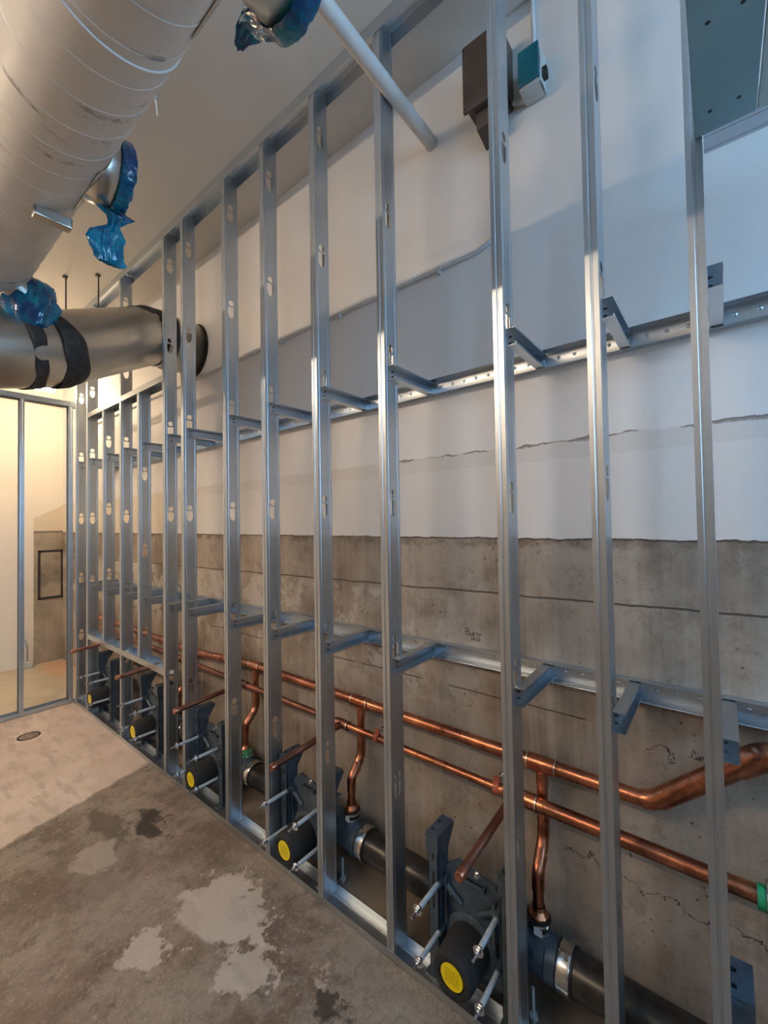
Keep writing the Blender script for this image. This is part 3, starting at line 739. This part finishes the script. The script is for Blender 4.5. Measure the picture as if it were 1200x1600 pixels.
    ft = obj('foot_stud', tube(bmesh.new(), [(1.575, yc-.235, 0), (1.575, yc-.235, .13)], .006, 8), M_ZINC, T)
    obj('nut', lathe(bmesh.new(), (1.575, yc-.235, .02), (0, 0, 1), [(0, .005), (0, .016), (.012, .016), (.012, .005)], 6), M_ZINC, ft)
    obj('side_knob', tube(bmesh.new(), path([(1.60, yc-.16, .42+dz), (1.60, yc-.20, .425+dz), (1.585, yc-.21, .44+dz)], .01), .007, 8), M_IRON, T, smooth=True)
CL = [None, 'nearest fully seen blue grey toilet carrier with large yellow stickered black cap at bottom', 'blue grey toilet carrier second from the front, left of the stud beside its cap',
      'blue grey toilet carrier third from the front, with a green banded drop coupling', 'blue grey toilet carrier below the sill track, fourth from the front', 'farthest blue grey toilet carrier beside the corner studs']
for i, yc in enumerate(YC):
    lab = CL[i] or 'blue grey toilet carrier cut by the right picture edge, only its slotted post showing'
    carrier(yc, (0, 0, 0, 0, .03, .035)[i], lab, i == 3)

WL = ['thick black waste pipe leaving the bottom right corner of the photo', 'thick black waste pipe between the nearest and second carriers', 'thick black waste pipe between the second and third carriers',
      'thick black waste pipe between the third and fourth carriers', 'thick black waste pipe between the fourth and farthest carriers']
for i in range(1, 6):
    y1 = YC[i]-.30; y0 = YC[i-1]+.11
    dz = (0, 0, 0, 0, .012, .015)[i]
    t = thing('waste_pipe', WL[i-1], 'waste pipe', (XD, y0, .21), 'black waste pipes between carriers')
    obj('pipe_barrel', tube(bmesh.new(), [(XD, y0, .21), (XD, y1, .21+dz)], .070, 32), M_BLACKPIPE, t, smooth=True)
    for ye in (y1-.035, y0+.035):
        c = obj('clamp', lathe(bmesh.new(), (XD, ye-.036, .21), (0, 1, 0), [(0, .069), (.002, .076), (.070, .076), (.072, .069)], 32), M_RUBBER, t, smooth=True)
        obj('steel_band', lathe(bmesh.new(), (XD, ye-.026, .21), (0, 1, 0), [(0, .075), (0, .078), (.004, .0795), (.022, .0775), (.040, .0795), (.044, .078), (.044, .075)], 32), M_STEEL, c, smooth=True)
        obj('worm_screw', rbox(bmesh.new(), (XD-.045, ye-.02, .270), (XD-.02, ye-.004, .292), .003), M_STEEL, c)

# ------------------------------------------------------------------ big white spiral duct
MX, MZ, MR = .392, 3.27, .182
DY1 = 3.62
t = thing('spiral_duct', 'large white painted round spiral duct with scuffs at upper left', 'duct', (MX, 0, MZ))
bm = bmesh.new(); tube(bm, [(MX, -2.1, MZ), (MX, DY1-.02, MZ), (MX, DY1, MZ)], MR, 72, rs=[MR, MR, MR-.006])
obj('duct_body', bm, M_DUCTW, t, smooth=True)
# helical seam
bm = bmesh.new(); PITCH = .122; n = 56; y = -1.10; rings = []; steps = int((DY1-.05-y)/PITCH*n)
for k in range(steps+1):
    a = 2*pi*k/n; yy = y+PITCH*k/n; e = Vector((sin(a), 0, cos(a))); c = Vector((MX, yy, MZ))
    rings.append([bm.verts.new(c+e*(MR-.001)+Vector((0, -.005, 0))), bm.verts.new(c+e*(MR+.0015)+Vector((0, -.0015, 0))), bm.verts.new(c+e*(MR+.0015)+Vector((0, .0015, 0))), bm.verts.new(c+e*(MR-.001)+Vector((0, .005, 0)))])
for a, b in zip(rings, rings[1:]):
    for j in range(3): bm.faces.new((a[j], a[j+1], b[j+1], b[j]))
obj('spiral_seam', bm, M_DUCTW, t, smooth=True)
for yy in (1.19,):
    obj('joint_ring', lathe(bmesh.new(), (MX, yy, MZ), (0, 1, 0), [(-.006, MR-.001), (-.003, MR+.004), (.003, MR+.004), (.006, MR-.001)], 72), M_DUCTW, t, smooth=True)
for yy in (-.8, 2.9):
    h = obj('hanger_strap', lathe(bmesh.new(), (MX, yy, MZ), (0, 1, 0), [(-.012, MR+.0005), (-.012, MR+.003), (.012, MR+.003), (.012, MR+.0005)], 48), M_GALV, t, smooth=True)
    obj('hanger_rod', tube(bmesh.new(), [(MX, yy, MZ+MR), (MX, yy, CEIL)], .005, 8), M_GALV, h)

def crumple(bm, cent, rad, ry, seed, n=64, amp=.35, closed=True):
    """closed crumpled film bag along a path of centres; rad = radius list, ry = flatness list (thin axis y)"""
    rings = []
    for i, c in enumerate(cent):
        ring = []
        for j in range(n):
            a = 2*pi*j/n
            k = 1+amp*noise.noise(Vector((cos(a)*2.1+seed, sin(a)*2.1, i*.55)))+amp*.5*noise.noise(Vector((cos(a)*5+seed, sin(a)*5, i*1.1)))
            ring.append(bm.verts.new(Vector(c)+Vector((cos(a)*rad[i]*k, sin(a)*ry[i]*k, .35*rad[i]*amp*noise.noise(Vector((cos(a)*3, sin(a)*3+seed, i)))))))
        rings.append(ring)
    for a, b in zip(rings, rings[1:]):
        for j in range(n): bm.faces.new((a[j], a[(j+1) % n], b[(j+1) % n], b[j]))
    bm.faces.new(rings[0]); bm.faces.new(rings[-1][::-1])
    return bm
def ringfilm(bm, x0, x1, y, z, R, seed, bulge=.015):
    n = 120; prof = [(x0, R+.001), (x0+.012, R+.006), ((x0+x1)/2, R+.007), (x1-.004, R+.008), (x1+.002, R+.003), (x1+.003, R*.85), (x1+bulge*.6, R*.5), (x1+bulge, .001)]
    rings = []
    for i, (x, r) in enumerate(prof):
        rings.append([bm.verts.new((x+.004*noise.noise(Vector((cos(2*pi*j/n)*6, sin(2*pi*j/n)*6+seed, i))), y+cos(2*pi*j/n)*(r+(.006*abs(noise.noise(Vector((cos(2*pi*j/n)*5+seed, sin(2*pi*j/n)*5, i*.6)))) if r > .02 else 0)), z+sin(2*pi*j/n)*(r+(.006*abs(noise.noise(Vector((cos(2*pi*j/n)*5+seed, sin(2*pi*j/n)*5, i*.6)))) if r > .02 else 0)))) for j in range(n)])
    for a, b in zip(rings, rings[1:]):
        for j in range(n): bm.faces.new((a[j], a[(j+1) % n], b[(j+1) % n], b[j]))
    return bm
def stub(y, x1, R, zc):
    bm = bmesh.new(); tube(bm, [(MX+.10, y, zc), (x1, y, zc)], R, 56, caps=False)
    s = obj('branch_stub', bm, M_DUCTG, t, smooth=True, solid=.001); s['label'] = 'bare shiny metal branch collar'
    # saddle flange hugging the duct
    fb = bmesh.new(); rr = MR+.003; W2 = R+.02; A = min(.9, (R+.01)/MR)
    rows = []
    for i in range(13):
        a = -A+2*A*i/12; rows.append([fb.verts.new((MX+rr*cos(a), y-W2, MZ+rr*sin(a))), fb.verts.new((MX+rr*cos(a), y+W2, MZ+rr*sin(a)))])
    for a, b in zip(rows, rows[1:]): fb.faces.new((a[0], a[1], b[1], b[0]))
    obj('saddle', fb, M_DUCTG, s, solid=.0015, smooth=True)
    return s
stub(1.87, .655, .128, 3.275); stub(.93, .79, .112, 3.42)
sb = obj('branch_stub', tube(bmesh.new(), [(MX+.05, 2.93, MZ-.05), (.57, 2.945, 3.10)], .098, 40), M_DUCTG, t, smooth=True); sb['label'] = 'bare metal branch collar'
dh = obj('damper_handle', rbox(bmesh.new(), (.40, 1.985, 3.055), (.52, 2.03, 3.095), .004), M_DUCTG, t)

b1 = thing('blue_film_cover', 'blue plastic film over the middle metal duct branch, with twisted tail hanging down', 'plastic film', (.64, 1.87, 3.275), 'blue film covers on duct branches')
obj('film_cap', ringfilm(bmesh.new(), .615, .663, 1.87, 3.275, .130, 3.1), M_FILM, b1, smooth=True)
obj('film_tail', crumple(bmesh.new(), [(.645, 1.90, 3.150), (.65, 1.90, 3.128), (.645, 1.92, 3.105), (.635, 1.92, 3.085), (.625, 1.92, 3.055), (.62, 1.92, 3.02), (.622, 1.92, 2.985), (.625, 1.92, 2.955), (.628, 1.92, 2.94)],
    [.05, .030, .018, .030, .048, .056, .054, .050, .036], [.02, .014, .012, .016, .022, .024, .022, .018, .010], 7.7, amp=.6), M_FILM, b1, smooth=True)
b2 = thing('blue_film_cover', 'crumpled blue plastic film sheet at the top edge beside the white pipe', 'plastic film', (.78, .93, 3.42), 'blue film covers on duct branches')
obj('film_cap', ringfilm(bmesh.new(),   .740, .80, .93, 3.42, .115, 9.3), M_FILM, b2, smooth=True)
obj('film_tail', crumple(bmesh.new(), [(.77, .95, 3.36), (.76, 1.00, 3.38), (.75, 1.05, 3.41), (.75, 1.10, 3.425), (.75, 1.14, 3.42), (.75, 1.165, 3.40)],
    [.04, .05, .045, .035, .025, .012], [.05, .055, .05, .04, .028, .012], 2.2, amp=.7), M_FILM, b2, smooth=True)
b3 = thing('blue_film_cover', 'round blue plastic film bag tied over the far branch at the left edge', 'plastic film', (.58, 2.95, 3.09), 'blue film covers on duct branches')
cc = []; rr_ = []
for i in range(11):
    a_ = pi*i/10; cc.append((.575+.012*sin(a_*2), 2.93, 3.09+.145*cos(a_))); rr_.append(max(.02, .118*sin(a_)**.6))
obj('film_bag', crumple(bmesh.new(), cc, rr_, [q*.85 for q in rr_], 4.4, amp=.28), M_FILM, b3, smooth=True)

# ------------------------------------------------------------------ bare galvanized duct through the stud wall
t = thing('galvanized_duct', 'bare galvanized round duct with black mastic joints entering the back wall', 'duct', (1.5, 3.515, 3.37))
GR = .214
P0 = Vector((XW-.002, 3.515, 3.37)); P1 = Vector((1.41, 3.515, 3.37)); P2 = Vector((.70, 3.10, 2.925)); P3 = Vector((.30, 3.02, 2.80)); P4 = Vector((-.9, 2.9, 2.82))
def seg(a, b, da, db): return None
def mitre(bm, pts, r, i, n=64):
    tube(bm, pts, r, n, caps=False); return bm
allp = [P0, P1, P2, P3, P4]
full = bmesh.new(); tube(full, allp, GR, 72, caps=False)
obj('duct_shell', full, M_DUCTG, t, smooth=True, solid=.0015)
def mastic(p, d1, d2, w, seed, lab=None):
    bm = bmesh.new(); a = p+d1*w; b = p+d2*w
    tube(bm, [a, a.lerp(p, .5), p, p.lerp(b, .5), b], GR+.004, 64, caps=False)
    for v in bm.verts:
        c = min((p-v.co).length, 99)
        v.co += Vector((noise.noise(v.co*9), noise.noise(v.co*9+Vector((5, 0, 0))), noise.noise(v.co*9+Vector((0, 5, 0)))))*.016*(1 if min((v.co-a).length, (v.co-b).length) < GR*1.15 else .3)
        v.co += (v.co-p).normalized()*.002
    return obj('mastic_joint', bm, M_MASTIC, t, smooth=True, solid=.004)
mastic(P1, (P0-P1).normalized(), (P2-P1).normalized(), .055, 1)
mastic(P2, (P1-P2).normalized(), (P3-P2).normalized(), .03, 4)
mastic(P2.lerp(P3, .36), (P2-P3).normalized(), (P3-P2).normalized(), .03, 3)
bm = bmesh.new(); lathe(bm, (1.555, 3.515, 3.37), (1, 0, 0), [(-.022, GR+.001), (-.02, GR+.006), (.02, GR+.006), (.022, GR+.001)], 64)
obj('mastic_joint', bm, M_MASTIC, t, smooth=True)
obj('wall_gap_seal', lathe(bmesh.new(), (XW-.004, 3.515, 3.37), (1, 0, 0), [(0, GR), (-.004, GR+.006), (0, GR+.012), (.003, GR+.012)], 48), M_MASTIC, t, smooth=True)
obj('standing_riser', tube(bmesh.new(), [P4, (-.95, 2.9, 2.9), (-.95, 2.9, CEIL)], GR, 48, caps=False), M_DUCTG, t, smooth=True, solid=.0015)

# hanging threaded rods and strut behind the duct
for (x, y), lab in (((1.141, 4.551), 'thin dark threaded rod hanging from the ceiling, left one above the bare duct'), ((1.321, 4.308), 'thin dark threaded rod hanging from the ceiling, right one above the bare duct')):
    tt = thing('threaded_rod', lab, 'hanging rod', (x, y, CEIL), 'ceiling rods above the bare duct')
    obj('rod', tube(bmesh.new(), [(x, y, 3.60), (x, y, CEIL)], .006, 8), M_MASTIC, tt)
    obj('ceiling_anchor', rbox(bmesh.new(), (x-.022, y-.02, CEIL-.012), (x+.012, y+.02, CEIL), .003), M_MASTIC, tt)
tag(obj('strut', rbox(bmesh.new(), (.55, 4.54, 3.60), (1.40, 4.58, 3.64), .003), M_GALV, loc=(.55, 4.54, 3.60)), 'galvanized strut carried by the threaded rods behind the bare duct', 'metal strut')
tt = thing('ceiling_hook', 'small pale wire stub hanging from the ceiling right of the white duct', 'ceiling hook', (.953, 2.26, CEIL))
obj('anchor', lathe(bmesh.new(), (.953, 2.26, CEIL), (0, 0, -1), [(0, .014), (.015, .012), (.02, .004)], 10), M_GREYP, tt)
obj('wire', tube(bmesh.new(), [(.953, 2.26, CEIL-.015), (.955, 2.255, CEIL-.05), (.962, 2.26, CEIL-.10)], .0035, 6), M_WHITE, tt)

# ------------------------------------------------------------------ white pipe through the frame, boxes and conduit on the wall
t = thing('white_pipe', 'white painted pipe crossing the frame near the ceiling and entering the back wall', 'pipe', (XW, 1.094, 3.78))
obj('pipe_barrel', tube(bmesh.new(), [(-3.54, 1.094, 3.82), (XW-.001, 1.094, 3.78)], .0325, 28), M_PIPEW, t, smooth=True)
obj('wall_collar', lathe(bmesh.new(), (XW-.001, 1.094, 3.78), (-1, 0, 0), [(0, .036), (.008, .0345), (.012, .033)], 28), M_PIPEW, t, smooth=True)

t = thing('electrical_box', 'dark brown electrical box high on the back wall behind a stud', 'electrical box', (XW, .75, 3.66))
obj('enclosure', rbox(bmesh.new(), (1.672, .665, 3.675), (XW-.001, .832, 3.955), .010, 3), M_BROWNBOX, t, smooth=True)
obj('cover', rbox(bmesh.new(), (1.655, .652, 3.665), (1.674, .845, 3.965), .008, 3), M_BROWNBOX, t, smooth=True)
lb = bmesh.new(); prism(lb, [(1.69, 3.675), (1.70, 3.60), (XW-.001, 3.575), (XW-.001, 3.675)], 1, .70, .80); obj('lower_housing', lb, M_BROWNBOX, t)
for y, z in ((.832, 3.68), (.832, 3.95), (.668, 3.68), (.668, 3.95)): obj('screw', lathe(bmesh.new(), (1.655, y, z), (-1, 0, 0), [(0, .005), (.002, .004), (.0025, 0)], 10), M_SCREW, t)
t = thing('timer_box', 'small grey box with teal cover beside the brown electrical box', 'switch box', (XW, .57, 3.67))
obj('housing', rbox(bmesh.new(), (1.712, .525, 3.655), (XW-.001, .612, 3.810), .006, 2), M_GREYP, t, smooth=True)
obj('cover', rbox(bmesh.new(), (1.700, .527, 3.668), (1.713, .612, 3.812), .003, 2), M_TEAL, t)['label'] = 'teal front cover'
obj('latch', rbox(bmesh.new(), (1.735, .506, 3.685), (1.765, .526, 3.725), .003, 2), M_MASTIC, t)
obj('conduit', tube(bmesh.new(), path([(1.785, .57, 3.81), (1.785, .57, 3.95), (1.79, .575, CEIL)], .02), .009, 12), M_CONDW, t, smooth=True)
obj('side_nipple', tube(bmesh.new(), [(1.775, .61, 3.665), (1.775, .66, 3.69)], .010, 10), M_GREYP, t, smooth=True)

t = thing('wall_conduit', 'thin painted conduit running along the back wall with clips, turning up behind a stud', 'conduit', (XW, .78, 3.115))
obj('conduit_pipe', tube(bmesh.new(), path([(XW-.011, 5.9, 3.118), (XW-.011, .83, 3.118), (XW-.011, .735, 3.17), (XW-.011, .735, 3.60)], .06, 8), .009, 12), M_CONDW, t, smooth=True)
for y in (1.06, 1.33, 1.75, 2.3, 2.9, 3.9):
    obj('clip', rbox(bmesh.new(), (XW-.022, y-.008, 3.092), (XW-.001, y+.008, 3.130), .003, 1), M_CONDW, t)

# handwriting on the concrete
def strokes(name, data, label, w=.0012):
    bm = bmesh.new()
    for s in data: tube(bm, [(XW-.0008, y, z) for y, z in s], w, 6)
    return tag(obj(name, bm, M_INK), label, 'writing')
K = .001
def L(y, z, s, pts): return [[(y-p[0]*s, z+p[1]*s) for p in q] for q in pts]
GL = {'B': [[(0, 0), (0, 9)], [(0, 9), (4, 8.8), (5, 7), (3.5, 5.2), (1, 4.8)], [(1, 4.8), (4.6, 4), (5.4, 2), (4, .4), (0, 0)]],
      'u': [[(0, 4), (0, 1), (1, 0), (2.6, .6), (3, 4), (3, 0)]], 'E': [[(3, 5), (0, 5), (0, 0), (3, 0)], [(0, 2.6), (2.4, 2.6)]],
      't': [[(0, 5), (3.4, 5)], [(1.7, 5), (1.7, 0)]], 'Y': [[(0, 5), (2, 2.4), (4.4, 5.4)], [(2, 2.4), (1.6, -.6)]],
      '2': [[(0, 3.4), (1.4, 4.2), (2.8, 3.2), (0, 0), (3.2, .2)]], '0': [[(0, 2), (1.2, 4), (2.6, 2.2), (1.3, 0), (0, 2)]]}
data = []
y = .958
for ch, adv, s in (('B', 7, .0037), ('u', 4.6, .003), ('E', 4.4, .0032), ('t', 4.2, .003), ('Y', 5, .0032)):
    data += L(y, 1.326, s, GL[ch]); y -= adv*s
y = .930
for ch in '2022':
    data += L(y, 1.306, .0030, GL[ch]); y -= .0122
strokes('handwriting', data, 'small black handwritten word and year on the concrete wall above the lower rail')

# ------------------------------------------------------------------ far room details and floor items
t = thing('recessed_panel', 'dark framed rectangular recess in the concrete part of the far wall', 'wall panel', (1.6, YF, .87))
bm = bmesh.new(); 
for a, b in (((1.52, .87), (1.80, .90)), ((1.52, 1.515), (1.80, 1.545)), ((1.52, .87), (1.548, 1.545)), ((1.775, .87), (1.80, 1.545))): rbox(bm, (a[0], YF-.012, a[1]), (b[0], YF-.001, b[1]), .003, 1)
obj('dark_frame', bm, M_MASTIC, t)
obj('panel', rbox(bmesh.new(), (1.545, YF-.007, .89), (1.78, YF-.001, 1.52), .002, 1), simple('grey_brown_plaster', (0.30, 0.25, 0.20), 0.8, 0, 0.3, 5, 0.3), t)
t = thing('floor_outlet', 'small grey floor box with bent conduit at the foot of the far wall', 'outlet box', (1.38, 7.2, 0))
obj('box', rbox(bmesh.new(), (1.33, 7.18, 0), (1.44, 7.27, .085), .006), M_GREYP, t)
obj('conduit', tube(bmesh.new(), path([(1.39, 7.23, .08), (1.39, 7.23, .30), (1.33, 7.29, .42), (1.33, 7.30, 1.2)], .08), .014, 10), M_GALV, t, smooth=True)
t = thing('far_wall_pipe', 'thin brown pipe running across the top of the far wall', 'pipe', (0, YF-.03, 3.86))
obj('pipe_barrel', tube(bmesh.new(), [(-3.5, YF-.03, 3.58), (XW, YF-.03, 3.58)], .014, 10), simple('brown_pipe_paint', (.35, .16, .07), .5), t, smooth=True)
t = thing('floor_cleanout', 'oval worn metal cleanout cover set in the pale floor', 'cleanout cover', (.953, 4.88, 0))
obj('rim', lathe(bmesh.new(), (.953, 4.88, 0), (0, 0, 1), [(0, .085), (.003, .083), (.003, .07), (.0015, .07)], 28), M_MASTIC, t, smooth=True)
obj('lid', lathe(bmesh.new(), (.953, 4.88, 0), (0, 0, 1), [(.0008, .0705), (.0025, .068), (.003, .02), (.0022, 0)], 28), simple('worn_grey_lid', (.22, .18, .14), .5, .3, .3, 30), t, smooth=True)
